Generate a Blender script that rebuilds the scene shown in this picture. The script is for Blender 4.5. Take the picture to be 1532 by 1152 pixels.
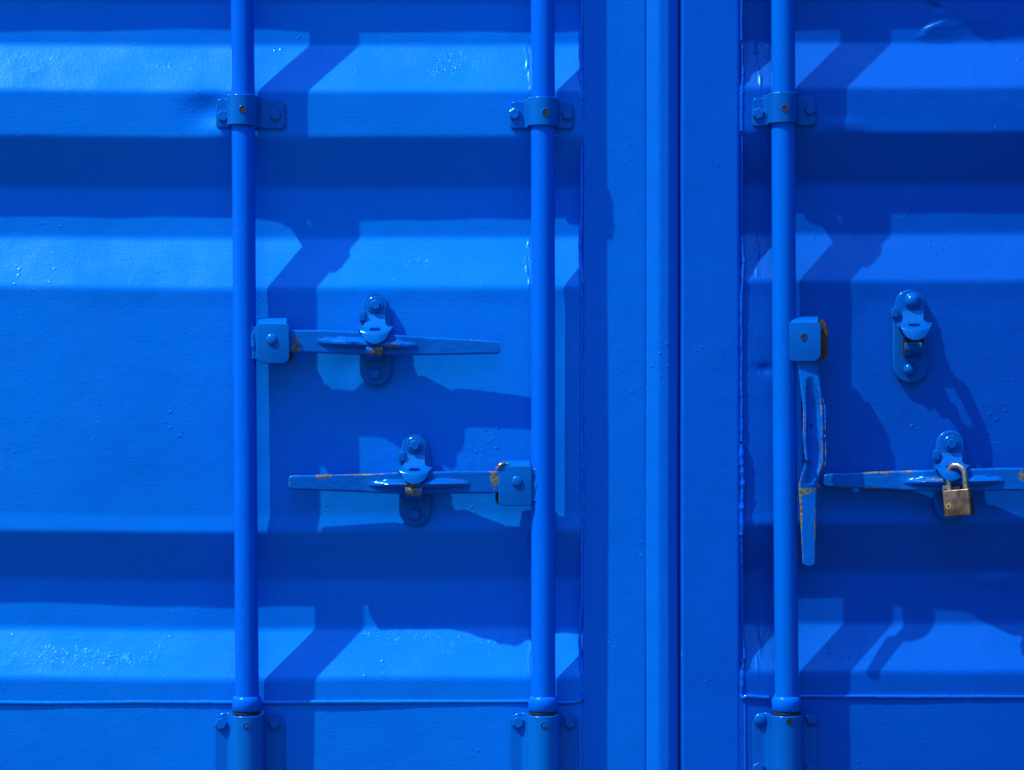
import bpy, bmesh, math, random
import numpy as np
from mathutils import Vector, Matrix, noise as mnoise

# ------------------------------------------------------------------ clear
for o in list(bpy.data.objects):
    bpy.data.objects.remove(o)
S = bpy.context.scene
COL = S.collection
random.seed(7)
rng = np.random.default_rng(11)

# ------------------------------------------------------------------ camera
CAMD = 4.0                                    # metres from the door's outer face
cam_d = bpy.data.cameras.new('camera')
cam = bpy.data.objects.new('camera', cam_d)
COL.objects.link(cam)
cam.location = (0, -CAMD, 0)
cam.rotation_euler = (math.radians(90), 0, 0)
cam_d.sensor_width = 36.0
cam_d.lens = 36.0 * CAMD / 1.532
cam_d.clip_end = 300
S.camera = cam

# ------------------------------------------------------------------ light
SX, SZ = 1.92, 3.20                           # sun: sideways and upward metres per metre outward
L = Vector((-SX, -1.0, SZ)).normalized()
elev = math.asin(L.z)
azim = math.atan2(L.x, L.y)
world = bpy.data.worlds.new('World')
S.world = world
world.use_nodes = True
wn = world.node_tree.nodes
wl = world.node_tree.links
bg = wn['Background']
sky = wn.new('ShaderNodeTexSky')
sky.sky_type = 'NISHITA'
sky.sun_disc = False
sky.sun_elevation = elev
sky.sun_rotation = azim
sky.air_density = 1.0
sky.dust_density = 0.6
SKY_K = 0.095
tc = wn.new('ShaderNodeTexCoord')
def wmath(op, a, b=None):
    n = wn.new('ShaderNodeMath'); n.operation = op
    for i, x in enumerate((a, b)):
        if x is None: continue
        if isinstance(x, (int, float)): n.inputs[i].default_value = x
        else: wl.new(x, n.inputs[i])
    return n.outputs[0]
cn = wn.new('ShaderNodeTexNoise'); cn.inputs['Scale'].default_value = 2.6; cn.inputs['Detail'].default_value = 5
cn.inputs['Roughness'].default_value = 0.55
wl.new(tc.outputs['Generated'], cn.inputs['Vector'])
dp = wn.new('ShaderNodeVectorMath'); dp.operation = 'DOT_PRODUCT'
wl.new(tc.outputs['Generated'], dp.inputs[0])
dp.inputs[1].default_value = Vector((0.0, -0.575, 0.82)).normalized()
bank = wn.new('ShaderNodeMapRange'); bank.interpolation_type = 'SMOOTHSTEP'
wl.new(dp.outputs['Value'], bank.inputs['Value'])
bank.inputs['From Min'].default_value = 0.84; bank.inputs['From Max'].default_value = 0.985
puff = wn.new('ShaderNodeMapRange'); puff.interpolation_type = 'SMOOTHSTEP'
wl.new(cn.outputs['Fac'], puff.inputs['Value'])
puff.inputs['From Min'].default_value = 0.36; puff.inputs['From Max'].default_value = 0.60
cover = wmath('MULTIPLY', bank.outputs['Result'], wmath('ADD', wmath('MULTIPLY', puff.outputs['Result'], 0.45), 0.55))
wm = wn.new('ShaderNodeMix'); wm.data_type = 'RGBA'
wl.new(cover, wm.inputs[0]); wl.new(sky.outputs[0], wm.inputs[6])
CLOUD_FILL = 2.0 / SKY_K                       # added unseen cloud bank, aimed to brighten the up-facing folds
wm.inputs[7].default_value = (CLOUD_FILL * 0.62, CLOUD_FILL * 0.80, CLOUD_FILL, 1)
# added dimming of the sky towards +x, to darken right-facing sides
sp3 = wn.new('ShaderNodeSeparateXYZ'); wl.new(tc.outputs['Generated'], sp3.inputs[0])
sky_dim = wn.new('ShaderNodeMapRange'); sky_dim.interpolation_type = 'SMOOTHSTEP'
wl.new(wmath('SUBTRACT', sp3.outputs[0], wmath('MULTIPLY', sp3.outputs[2], 0.9)), sky_dim.inputs['Value'])
sky_dim.inputs['From Min'].default_value = -0.05; sky_dim.inputs['From Max'].default_value = 0.75
sky_dim.inputs['To Min'].default_value = 1.0; sky_dim.inputs['To Max'].default_value = 0.12
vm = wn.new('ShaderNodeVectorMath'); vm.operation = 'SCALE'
wl.new(wm.outputs[2], vm.inputs[0]); wl.new(sky_dim.outputs['Result'], vm.inputs['Scale'])
deep = wn.new('ShaderNodeVectorMath'); deep.operation = 'MULTIPLY'      # blue tint added over the whole sky for bluer fill
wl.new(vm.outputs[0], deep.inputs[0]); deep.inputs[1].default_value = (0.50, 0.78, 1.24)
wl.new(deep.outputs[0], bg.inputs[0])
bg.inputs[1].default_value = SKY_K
sun_d = bpy.data.lights.new('sun', 'SUN')
sun_d.energy = 5.0
sun_d.angle = math.radians(0.6)
sun_d.color = (1.0, 0.99, 0.62)
sun = bpy.data.objects.new('sun', sun_d)
COL.objects.link(sun)
sun.rotation_euler = L.to_track_quat('Z', 'Y').to_euler()
sun.location = (-3, -2, 5)
S.view_settings.view_transform = 'Standard'
S.view_settings.look = 'None'
S.view_settings.gamma = 1
S.view_settings.use_curve_mapping = False
S.view_settings.exposure = 0.36
S.render.resolution_x, S.render.resolution_y = 1024, 770

# ------------------------------------------------------------------ units: photo millimetres
# a point seen at photo pixel (px, py) and standing d mm in front of the door's outer face
def P(px, py, d=0.0):
    k = (CAMD * 1000 - d) / (CAMD * 1000)
    return ((px - 766) * k / 1000, -d / 1000, (576 - py) * k / 1000)

BD = 31                                                     # depth of the bars' axis

# ------------------------------------------------------------------ materials
def new_mat(name):
    m = bpy.data.materials.new(name)
    m.use_nodes = True
    nt = m.node_tree
    return m, nt, nt.nodes, nt.links, nt.nodes['Principled BSDF']

def N(nodes, kind, **kw):
    n = nodes.new(kind)
    for k, v in kw.items():
        if k in n.inputs.keys():
            n.inputs[k].default_value = v
        else:
            setattr(n, k, v)
    return n

def paint(name, col, col2, rough=0.31, strokes='h', wear=0.0, bumpy=1.0, edge=0.0, spec=(0.07, 0.6, 1.0, 1), lev=0.72):
    m, nt, nd, ln, bs = new_mat(name)
    geo = N(nd, 'ShaderNodeNewGeometry')
    pos = geo.outputs['Position']
    def mp(scale):
        v = N(nd, 'ShaderNodeVectorMath', operation='MULTIPLY')
        ln.new(pos, v.inputs[0]); v.inputs[1].default_value = scale
        return v.outputs[0]
    def noise(scale, detail=3, rough_=0.5, vec=None, dist=0.0):
        n = N(nd, 'ShaderNodeTexNoise')
        n.inputs['Scale'].default_value = scale; n.inputs['Detail'].default_value = detail
        n.inputs['Roughness'].default_value = rough_; n.inputs['Distortion'].default_value = dist
        ln.new(vec if vec is not None else pos, n.inputs['Vector'])
        return n.outputs['Fac']
    def ramp(fac, a, b, va=0.0, vb=1.0):
        r = N(nd, 'ShaderNodeMapRange', interpolation_type='SMOOTHSTEP')
        ln.new(fac, r.inputs['Value'])
        r.inputs['From Min'].default_value = a; r.inputs['From Max'].default_value = b
        r.inputs['To Min'].default_value = va; r.inputs['To Max'].default_value = vb
        return r.outputs['Result']
    def mth(op, a, b):
        n = N(nd, 'ShaderNodeMath', operation=op)
        for i, x in enumerate((a, b)):
            if isinstance(x, (int, float)): n.inputs[i].default_value = x
            else: ln.new(x, n.inputs[i])
        return n.outputs[0]
    def mix(fac, a, b):
        n = N(nd, 'ShaderNodeMix', data_type='RGBA')
        if isinstance(fac, (int, float)): n.inputs[0].default_value = fac
        else: ln.new(fac, n.inputs[0])
        for i, x in ((6, a), (7, b)):
            if isinstance(x, tuple): n.inputs[i].default_value = (*x, 1)
            else: ln.new(x, n.inputs[i])
        return n.outputs[2]
    # slow drift between two batches of the same blue
    c = mix(ramp(noise(2.2, 4, 0.6), 0.35, 0.65), col, col2)
    # thin brushed streaks where the coat is slightly leaner
    sv = mp((8, 8, 260)) if strokes == 'h' else mp((260, 8, 6))
    st = noise(1.0, 4, 0.62, sv)
    lean = tuple(x * 0.86 for x in col)
    c = mix(mth('MULTIPLY', ramp(st, 0.5, 0.75), 0.45), c, lean)
    # pale dust film with clumps of its own
    film = mth('MULTIPLY', ramp(noise(5.5, 6, 0.65), 0.55, 0.8), 0.035)
    c = mix(film, c, (0.02, 0.24, 0.62))
    # faint dry scuffs and vertical rain streaks
    sc1 = mth('MULTIPLY', ramp(noise(1.0, 2, 0.5, mp((16, 16, 420))), 0.66, 0.72), ramp(noise(4.5, 4, 0.6), 0.50, 0.62))
    sc2 = mth('MULTIPLY', ramp(noise(1.0, 3, 0.6, mp((150, 150, 4.0))), 0.58, 0.74), ramp(noise(3.1, 3, 0.6), 0.46, 0.60))
    c = mix(mth('MULTIPLY', sc1, 0.20), c, (0.01, min(1, col[1] * 2.0), min(1, col[2] * 1.15)))
    c = mix(mth('MULTIPLY', sc2, 0.22), c, (0.002, col[1] * .62, col[2] * .66))
    # fine pale specks
    sp = ramp(noise(420, 2, 0.5), 0.70, 0.78)
    spm = ramp(noise(9, 3, 0.6), 0.52, 0.62)
    c = mix(mth('MULTIPLY', mth('MULTIPLY', sp, spm), 0.22), c, (0.05, 0.30, 0.72))
    # bump
    orange = noise(240, 3, 0.55)
    vor = N(nd, 'ShaderNodeTexVoronoi'); vor.inputs['Scale'].default_value = 85
    ln.new(pos, vor.inputs['Vector'])
    pim = mth('MULTIPLY', ramp(vor.outputs['Distance'], 0.30, 0.05), ramp(noise(7.5, 4, 0.7), 0.56, 0.66))
    crawl = noise(60, 5, 0.75, None, 1.6)
    crm = ramp(noise(5, 4, 0.65, mp((1.0, 1.0, 1.3))), 0.56, 0.68)
    h = mth('ADD', mth('MULTIPLY', orange, 0.30), mth('MULTIPLY', st, 0.15))
    h = mth('ADD', h, mth('MULTIPLY', pim, 0.55))
    h = mth('ADD', h, mth('MULTIPLY', mth('MULTIPLY', crawl, crm), 0.38))
    h = mth('ADD', h, mth('MULTIPLY', noise(22, 3, 0.5), 0.9))
    ca = N(nd, 'ShaderNodeAttribute', attribute_name='crust')
    v2 = N(nd, 'ShaderNodeTexVoronoi'); v2.inputs['Scale'].default_value = 150
    ln.new(pos, v2.inputs['Vector'])
    worm = mth('ADD', mth('MULTIPLY', ramp(noise(115, 3, 0.6, None, 1.2), 0.53, 0.66), 0.7), mth('MULTIPLY', ramp(v2.outputs['Distance'], 0.30, 0.06), 0.6))
    cm = ramp(mth('ADD', ca.outputs['Fac'], mth('MULTIPLY', noise(20, 5, 0.7), 1.5)), 1.08, 1.55)
    h = mth('ADD', h, mth('MULTIPLY', mth('MULTIPLY', worm, cm), 0.8))
    bp = N(nd, 'ShaderNodeBump'); bp.inputs['Strength'].default_value = 1.0
    bp.inputs['Distance'].default_value = 0.00075 * bumpy
    ln.new(h, bp.inputs['Height']); ln.new(bp.outputs[0], bs.inputs['Normal'])
    r = ramp(noise(12, 5, 0.6), 0.3, 0.7, rough - 0.06, rough + 0.08)
    if wear > 0 or edge > 0:
        at = N(nd, 'ShaderNodeAttribute', attribute_name='wear')
        w1 = ramp(noise(150, 4, 0.7, None, 0.6), 0.36, 0.64); w2 = ramp(noise(38, 3, 0.6), 0.38, 0.62)
        base = at.outputs['Fac']
        if edge > 0:
            bv = N(nd, 'ShaderNodeBevel', samples=4); bv.inputs['Radius'].default_value = 0.0032
            dt = N(nd, 'ShaderNodeVectorMath', operation='DOT_PRODUCT')
            ln.new(bv.outputs[0], dt.inputs[0]); ln.new(geo.outputs['Normal'], dt.inputs[1])
            e = ramp(dt.outputs['Value'], 0.995, 0.86, 0.0, edge)
            base = mth('ADD', base, e)
        msk = ramp(mth('MULTIPLY', base, mth('ADD', mth('MULTIPLY', w1, 0.6), mth('MULTIPLY', w2, 0.7))), 0.42, 0.47)
        rust = mix(ramp(noise(190, 4, 0.7), 0.38, 0.62), (0.070, 0.050, 0.032), (0.19, 0.17, 0.135))
        c = mix(msk, c, rust)
        r = mth('ADD', r, mth('MULTIPLY', msk, 0.35))
    ln.new(c, bs.inputs['Base Color'])
    ln.new(r, bs.inputs['Roughness'])
    bs.inputs['Specular IOR Level'].default_value = lev
    bs.inputs['Specular Tint'].default_value = spec
    return m

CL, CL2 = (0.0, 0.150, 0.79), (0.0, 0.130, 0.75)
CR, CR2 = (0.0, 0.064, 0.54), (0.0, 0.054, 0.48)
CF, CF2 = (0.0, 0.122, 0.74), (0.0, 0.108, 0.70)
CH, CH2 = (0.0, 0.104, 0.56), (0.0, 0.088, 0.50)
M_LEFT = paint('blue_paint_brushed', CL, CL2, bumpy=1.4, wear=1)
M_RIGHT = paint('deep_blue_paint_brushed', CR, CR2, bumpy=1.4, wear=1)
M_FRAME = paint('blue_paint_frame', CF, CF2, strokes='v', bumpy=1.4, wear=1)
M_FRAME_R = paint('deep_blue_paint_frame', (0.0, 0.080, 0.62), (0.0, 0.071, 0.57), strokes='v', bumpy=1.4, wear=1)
M_ROD = paint('blue_paint_bar', (0.0, 0.108, 0.78), (0.0, 0.094, 0.73), rough=0.24, strokes='v', bumpy=0.6, edge=0.0, spec=(0.05, 0.7, 1.0, 1), lev=0.34)
M_BAR3 = paint('blue_paint_bar_chipped', (0.0, 0.108, 0.76), (0.0, 0.096, 0.62), rough=0.24, strokes='v', bumpy=0.6, wear=1, spec=(0.05, 0.7, 1.0, 1), lev=0.34)
M_HARD = paint('blue_paint_fitting', CH, CH2, rough=0.17, bumpy=0.4, edge=0.34, wear=1, spec=(0.14, 0.7, 1.0, 1), lev=0.46)
M_HARD_R = paint('deep_blue_paint_fitting', (0.0, 0.084, 0.50), (0.0, 0.072, 0.45), rough=0.17, bumpy=0.4, edge=0.36, wear=1, spec=(0.14, 0.7, 1.0, 1), lev=0.46)
M_LEVER = paint('blue_paint_worn', (0.0, 0.092, 0.56), (0.0, 0.078, 0.50), rough=0.18, bumpy=0.5, edge=0.40, wear=1, spec=(0.14, 0.7, 1.0, 1), lev=0.46)
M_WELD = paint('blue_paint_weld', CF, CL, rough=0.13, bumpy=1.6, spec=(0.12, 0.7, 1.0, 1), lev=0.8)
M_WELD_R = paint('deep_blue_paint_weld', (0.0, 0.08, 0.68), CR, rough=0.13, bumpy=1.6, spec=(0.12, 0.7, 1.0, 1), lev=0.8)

def plain(name, c1, c2, rough, metal, scale, bump=0.0003, c3=None):
    m, nt, nd, ln, bs = new_mat(name)
    geo = N(nd, 'ShaderNodeNewGeometry')
    n = N(nd, 'ShaderNodeTexNoise'); n.inputs['Scale'].default_value = scale
    n.inputs['Detail'].default_value = 7; n.inputs['Roughness'].default_value = 0.68
    ln.new(geo.outputs['Position'], n.inputs['Vector'])
    r = N(nd, 'ShaderNodeValToRGB')
    r.color_ramp.elements[0].position = 0.36; r.color_ramp.elements[0].color = (*c1, 1)
    r.color_ramp.elements[1].position = 0.64; r.color_ramp.elements[1].color = (*c2, 1)
    if c3:
        e = r.color_ramp.elements.new(0.72); e.color = (*c3, 1)
    ln.new(n.outputs['Fac'], r.inputs[0]); ln.new(r.outputs[0], bs.inputs['Base Color'])
    bp = N(nd, 'ShaderNodeBump'); bp.inputs['Distance'].default_value = bump
    bp.inputs['Strength'].default_value = 1
    ln.new(n.outputs['Fac'], bp.inputs['Height']); ln.new(bp.outputs[0], bs.inputs['Normal'])
    bs.inputs['Roughness'].default_value = rough; bs.inputs['Metallic'].default_value = metal
    return m
M_PLUG = plain('grimy_brass', (0.012, 0.009, 0.005), (0.07, 0.05, 0.022), 0.6, 0.3, 300)
M_RUST = plain('rusty_steel', (0.018, 0.012, 0.008), (0.085, 0.055, 0.025), 0.8, 0.15, 160)
M_BRASS = plain('weathered_brass', (0.10, 0.060, 0.048), (0.30, 0.215, 0.18), 0.36, 0.7, 52, 0.0006, (0.80, 0.75, 0.70))
M_GOLD = plain('bright_brass', (0.45, 0.33, 0.10), (0.75, 0.6, 0.25), 0.35, 0.9, 200)
M_STEEL = plain('tarnished_steel', (0.26, 0.19, 0.14), (0.58, 0.54, 0.50), 0.24, 0.9, 120)
M_DARK = plain('gap_hole_black', (0.004, 0.005, 0.012), (0.008, 0.01, 0.02), 0.7, 0, 60)  # near-black filling the shaded collar gap, also dark holes and slots
M_DARKBRASS = plain('dark_brass_side', (0.02, 0.012, 0.006), (0.12, 0.085, 0.05), 0.5, 0.5, 110)  # darker brass tone, used only on the lock's right side
M_GROUND = plain('trodden_soil', (0.045, 0.05, 0.028), (0.085, 0.09, 0.055), 0.9, 0, 3.0, 0.002)

# ------------------------------------------------------------------ object helpers
def thing(name, label, cat, loc):
    o = bpy.data.objects.new(name, None)
    COL.objects.link(o)
    o.location = loc
    o.empty_display_size = 0.05
    o['label'] = label
    o['category'] = cat
    o['kind'] = 'thing'
    return o

def world_loc(o):
    v = Vector((0, 0, 0))
    while o is not None:
        v += o.location
        o = o.parent
    return v

def obj(name, verts, faces, mat, parent=None, smooth=True, angle=38, wear=None, label=None, bevel=0, crust=None):
    me = bpy.data.meshes.new(name)
    v = np.asarray(verts, dtype=float)
    c = (v.min(0) + v.max(0)) / 2
    me.from_pydata((v - c).tolist(), [], faces)
    me.materials.append(mat)
    me.validate()
    bm = bmesh.new(); bm.from_mesh(me)
    bmesh.ops.recalc_face_normals(bm, faces=bm.faces)
    bm.to_mesh(me); bm.free()
    if wear is not None and len(me.vertices) == len(wear):
        a = me.attributes.new('wear', 'FLOAT', 'POINT')
        a.data.foreach_set('value', np.asarray(wear, dtype=np.float32))
    if crust is not None and len(me.vertices) == len(crust):
        a = me.attributes.new('crust', 'FLOAT', 'POINT')
        a.data.foreach_set('value', np.asarray(crust, dtype=np.float32))
    if smooth:
        me.polygons.foreach_set('use_smooth', [True] * len(me.polygons))
        me.set_sharp_from_angle(angle=math.radians(angle))
    o = bpy.data.objects.new(name, me)
    COL.objects.link(o)
    base = world_loc(parent) if parent is not None else Vector((0, 0, 0))
    o.parent = parent
    o.location = Vector(c) - base
    if label: o['label'] = label
    if bevel:
        md = o.modifiers.new('edge', 'BEVEL'); md.width = bevel / 1000; md.segments = 2
        md.limit_method = 'ANGLE'; md.angle_limit = math.radians(50); md.harden_normals = False
    return o

class MB:
    """collects shapes of one mesh"""
    def __init__(s): s.v = []; s.f = []
    def add(s, v, f):
        b = len(s.v)
        s.v += [tuple(x) for x in v]
        s.f += [tuple(i + b for i in q) for q in f]
        return s
    def bm(s, bm):
        bm.verts.index_update()
        return s.add([tuple(v.co) for v in bm.verts], [[v.index for v in f.verts] for f in bm.faces])
    def build(s, name, mat, parent=None, **kw):
        return obj(name, s.v, s.f, mat, parent, **kw)

def box(x0, x1, y0, y1, z0, z1, bev=0.0, seg=2):
    bm = bmesh.new()
    bmesh.ops.create_cube(bm, size=1)
    for v in bm.verts:
        v.co = Vector((x0 + (v.co.x + .5) * (x1 - x0), y0 + (v.co.y + .5) * (y1 - y0), z0 + (v.co.z + .5) * (z1 - z0)))
    if bev > 0:
        bmesh.ops.bevel(bm, geom=bm.edges[:], offset=bev, segments=seg, affect='EDGES', profile=0.5)
    return bm

def plate(outline, d0, d1, bev=1.0, seg=3):
    """outline: list of (px,py) read on the photo; plate from depth d0 (back) to d1 (front) mm"""
    bm = bmesh.new()
    vs = [bm.verts.new(P(x, y, d1)) for x, y in outline]
    f = bm.faces.new(vs)
    ext = bmesh.ops.extrude_face_region(bm, geom=[f])
    new = [g for g in ext['geom'] if isinstance(g, bmesh.types.BMVert)]
    for v in new:
        v.co.y += (d1 - d0) / 1000
    bm.normal_update()
    front = [e for e in bm.edges if all(v in vs for v in e.verts)]
    if bev > 0:
        bmesh.ops.bevel(bm, geom=front, offset=bev / 1000, segments=seg, affect='EDGES', profile=0.5)
    return bm

def arc(cx, cy, r, a0, a1, n=10, ry=None):
    ry = r if ry is None else ry
    return [(cx + r * math.cos(math.radians(a0 + (a1 - a0) * i / n)), cy - ry * math.sin(math.radians(a0 + (a1 - a0) * i / n))) for i in range(n + 1)]

def rrect(x0, y0, x1, y1, r):
    """px rectangle with corner radii (tl, tr, br, bl)"""
    if not isinstance(r, (tuple, list)): r = (r,) * 4
    o = []
    o += arc(x0 + r[0], y0 + r[0], r[0], 180, 90, 5)
    o += arc(x1 - r[1], y0 + r[1], r[1], 90, 0, 5)
    o += arc(x1 - r[2], y1 - r[2], r[2], 0, -90, 5)
    o += arc(x0 + r[3], y1 - r[3], r[3], -90, -180, 5)
    return o

def lathe(px, py, prof, n=32, axis='y', jitter=0.0):
    """prof: (radius mm, depth mm) for axis y, or (radius, py) for a vertical axis at depth=py arg"""
    v = []; f = []
    k = len(prof)
    for i, (r, d) in enumerate(prof):
        for j in range(n):
            a = 2 * math.pi * j / n
            c = P(px, py, d)
            v.append((c[0] + r / 1000 * math.cos(a), c[1], c[2] + r / 1000 * math.sin(a)))
    for i in range(k - 1):
        for j in range(n):
            f.append((i * n + j, i * n + (j + 1) % n, (i + 1) * n + (j + 1) % n, (i + 1) * n + j))
    f.append(tuple(range(n)))
    f.append(tuple((k - 1) * n + j for j in range(n)))
    return v, f

def sweep_z(stations, n=40):
    """stations: (px, py, depth, radius mm): vertical round bar"""
    v = []; f = []
    for px, py, d, r in stations:
        c = P(px, py, d)
        for j in range(n):
            a = 2 * math.pi * j / n
            v.append((c[0] + r / 1000 * math.cos(a), c[1] + r / 1000 * math.sin(a), c[2]))
    k = len(stations)
    for i in range(k - 1):
        for j in range(n):
            f.append((i * n + j, i * n + (j + 1) % n, (i + 1) * n + (j + 1) % n, (i + 1) * n + j))
    f.append(tuple(range(n))); f.append(tuple((k - 1) * n + j for j in range(n)))
    return v, f

def sheet(G, thick, mask=None, wear=None, back=None):
    """G: (nu, nv, 3) grid of metres facing the camera (-y); a shell 'thick' metres deep, walls closed on every rim"""
    nu, nv = G.shape[:2]
    du = np.gradient(G, axis=0); dv = np.gradient(G, axis=1)
    nn = np.cross(du, dv)
    nn /= np.maximum(np.linalg.norm(nn, axis=2, keepdims=True), 1e-12)
    flip = np.sign(nn[..., 1:2].mean()) or 1
    nn = nn * (-flip)                                   # points to -y
    B = G - nn * thick if back is None else back
    V = np.concatenate([G.reshape(-1, 3), B.reshape(-1, 3)])
    o = nu * nv
    keep = np.ones((nu - 1, nv - 1), bool) if mask is None else mask
    F = []
    edges = {}
    for i in range(nu - 1):
        for j in range(nv - 1):
            if not keep[i, j]: continue
            a, b, c, d = i * nv + j, (i + 1) * nv + j, (i + 1) * nv + j + 1, i * nv + j + 1
            F.append((a, b, c, d)); F.append((d + o, c + o, b + o, a + o))
            for e in ((a, b), (b, c), (c, d), (d, a)):
                k = (min(e), max(e))
                edges[k] = None if k in edges else e
    for k, e in edges.items():
        if e: F.append((e[1], e[0], e[0] + o, e[1] + o))
    return V, F

def bead(path, r, seed=0, wob=0.35, step=2.0, flat=1.0, freq=0.09):
    """weld bead: path of (px,py,d), radius r mm, lumpy"""
    pts = []
    for a, b in zip(path[:-1], path[1:]):
        n = max(1, int(math.dist(a[:2], b[:2]) / step))
        for i in range(n):
            t = i / n
            pts.append(tuple(a[k] + (b[k] - a[k]) * t for k in range(3)))
    pts.append(path[-1])
    n = 10
    v = []; f = []
    for i, p in enumerate(pts):
        c = Vector(P(*p))
        q = Vector(P(*pts[min(i + 1, len(pts) - 1)])) - Vector(P(*pts[max(i - 1, 0)]))
        q.normalize()
        up = Vector((0, 1, 0)); side = q.cross(up).normalized(); up = side.cross(q)
        s = i * step
        w = mnoise.noise(Vector((s * freq, seed, 0))) + 0.6 * mnoise.noise(Vector((s * freq * 3.1, seed, 5)))
        rr = r * (1 + wob * w) / 1000
        off = side * (mnoise.noise(Vector((s * freq * 0.5, seed + 9, 0))) * r * wob / 1000)
        for j in range(n):
            a = 2 * math.pi * j / n
            v.append(tuple(c + off + side * (rr * math.cos(a)) + up * (rr * flat * math.sin(a))))
    for i in range(len(pts) - 1):
        for j in range(n):
            f.append((i * n + j, i * n + (j + 1) % n, (i + 1) * n + (j + 1) % n, (i + 1) * n + j))
    f.append(tuple(range(n))); f.append(tuple((len(pts) - 1) * n + j for j in range(n)))
    return v, f

# ------------------------------------------------------------------ bolts
def hex_bolt(px, py, d, r, h, mat, parent, rot=12, name='bolt', washer=0):
    m = MB()
    if washer:
        m.add(*lathe(px, py, [(washer, d - 1), (washer, d + 1.6), (washer - 1, d + 2.4)], 28))
        d += 2.2
    v = []; f = []
    prof = [(r, d - 1), (r, d + h - 2.0), (r * .86, d + h - .3), (r * .80, d + h)]
    for rr, dd in prof:
        for j in range(6):
            a = math.radians(rot + 60 * j)
            c = P(px, py, dd)
            v.append((c[0] + rr / 1000 * math.cos(a), c[1], c[2] + rr / 1000 * math.sin(a)))
    for i in range(3):
        for j in range(6):
            f.append((i * 6 + j, i * 6 + (j + 1) % 6, (i + 1) * 6 + (j + 1) % 6, (i + 1) * 6 + j))
    f.append(tuple(range(6))); f.append(tuple(18 + j for j in range(6)))
    m.add(v, f)
    return m.build(name, mat, parent, angle=25)

def dome_bolt(px, py, d, r, h, mat, parent, name='rivet', washer=0):
    prof = [(r, d - 1), (r, d + 1)]
    for i in range(1, 8):
        a = math.radians(90 * i / 8)
        prof.append((r * math.cos(a), d + 1 + h * math.sin(a)))
    m = MB()
    if washer:
        m.add(*lathe(px, py, [(washer, d - 1), (washer, d + 1.6), (washer - 1, d + 2.4)], 28))
    m.add(*lathe(px, py, prof, 28))
    return m.build(name, mat, parent, angle=60)

def screw_hole(px, py, d, r, mat_in, parent, name='grease_hole', screw=False, rim=None, axis=None):
    """a short dark socket with a raised rim"""
    m = MB()
    m.add(*lathe(px, py, [(r + 1.1, d - 2.5), (r + 1.1, d - .1), (r + .6, d + .45), (r + .1, d + .4), (r - .1, d - .3), (r - .1, d - 2.4)], 26))
    X0 = P(px, py, d)[0]
    def turn(m_):
        if axis is None: return
        ax = axis / 1000; rad = (d - BD) / 1000
        a = math.asin(max(-.95, min(.95, (X0 - ax) / rad)))
        ca, sa = math.cos(a), math.sin(a); out = []
        for x, y, z in m_.v:
            lx, ly = x - X0, -y - BD / 1000                  # sideways and outward from the bar's axis
            out.append((ax + lx * ca + ly * sa, -(BD / 1000 + ly * ca - lx * sa), z))
        m_.v = out
    turn(m)
    o = m.build(name, rim or M_HARD, parent, angle=50)
    c = MB()
    c.add(*lathe(px, py, [(r - .1, d - 2.6), (r - .1, d + .12)], 22))
    turn(c)
    pg = c.build('plug', M_DARK if screw else mat_in, o, smooth=False)
    if screw:
        c = MB(); c.add(*lathe(px + .3, py + .4, [(r - 1.5, d - 2), (r - 1.5, d + .3), (r - 2, d + .5)], 20)); turn(c)
        sc = c.build('screw', mat_in, o, smooth=False)
        c = MB(); X1, _, Z1 = P(px + .3, py + .4, d)
        c.bm(box(X1 - .0004, X1 + .0004, -(d + .65) / 1000, -(d + .4) / 1000, Z1 - .0028, Z1 + .0028)); turn(c)
        c.build('slot', M_DARK, sc, smooth=False)
    return o

# ------------------------------------------------------------------ the corrugated panels
def profile(py, nodes):
    xs = [a for a, _ in nodes]; ys = [b for _, b in nodes]
    # rounded folds: average over a short window
    w = 5.0
    acc = 0
    for k in range(-4, 5):
        acc = acc + np.interp(py + k / 4 * w, xs, ys)
    return acc / 9

R = -38
NL = [(-430, 0), (-361, 0), (-288, R), (-220, R), (-147, 0), (-77, 0), (-4, R), (63, R), (136, 0), (205, 0), (277, R), (353, R), (430, -4), (455, -5),
      (770, -5), (795, -2), (868, R), (943, R), (1015, 0), (1500, 0)]
NR = [(-430, 0), (-361, 0), (-288, R), (-220, R), (-147, 0), (-79, 0), (-6, R), (60, R), (131, 0), (198, 0), (272, R), (348, R), (420, -3), (445, -4),
      (765, -4), (784, -2), (857, R), (936, R), (1005, 0), (1500, 0)]

def fbm2(x, y, seed, f0, octs=3):
    """smooth value noise on arrays (mm coordinates)"""
    r = np.random.default_rng(seed)
    out = np.zeros(np.broadcast(x, y).shape)
    amp = 1.0
    for o in range(octs):
        for _ in range(5):
            a = r.uniform(0, 2 * math.pi); ph = r.uniform(0, 6.28)
            fr = f0 * (2 ** o) * r.uniform(.6, 1.4)
            out = out + amp * np.sin((x * math.cos(a) + y * math.sin(a)) * fr + ph) / 2.2
        amp *= .5
    return out

def wear_map(V, spots):
    V = np.asarray(V); k = CAMD / (CAMD + V[:, 1])
    px = V[:, 0] * 1000 * k + 766; py = 576 - V[:, 2] * 1000 * k
    w = np.zeros(len(V))
    for (ex, ey, erx, ery, ea) in spots:
        w += ea * np.exp(-((px - ex) / erx) ** 2 - ((py - ey) / ery) ** 2)
    return w

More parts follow.
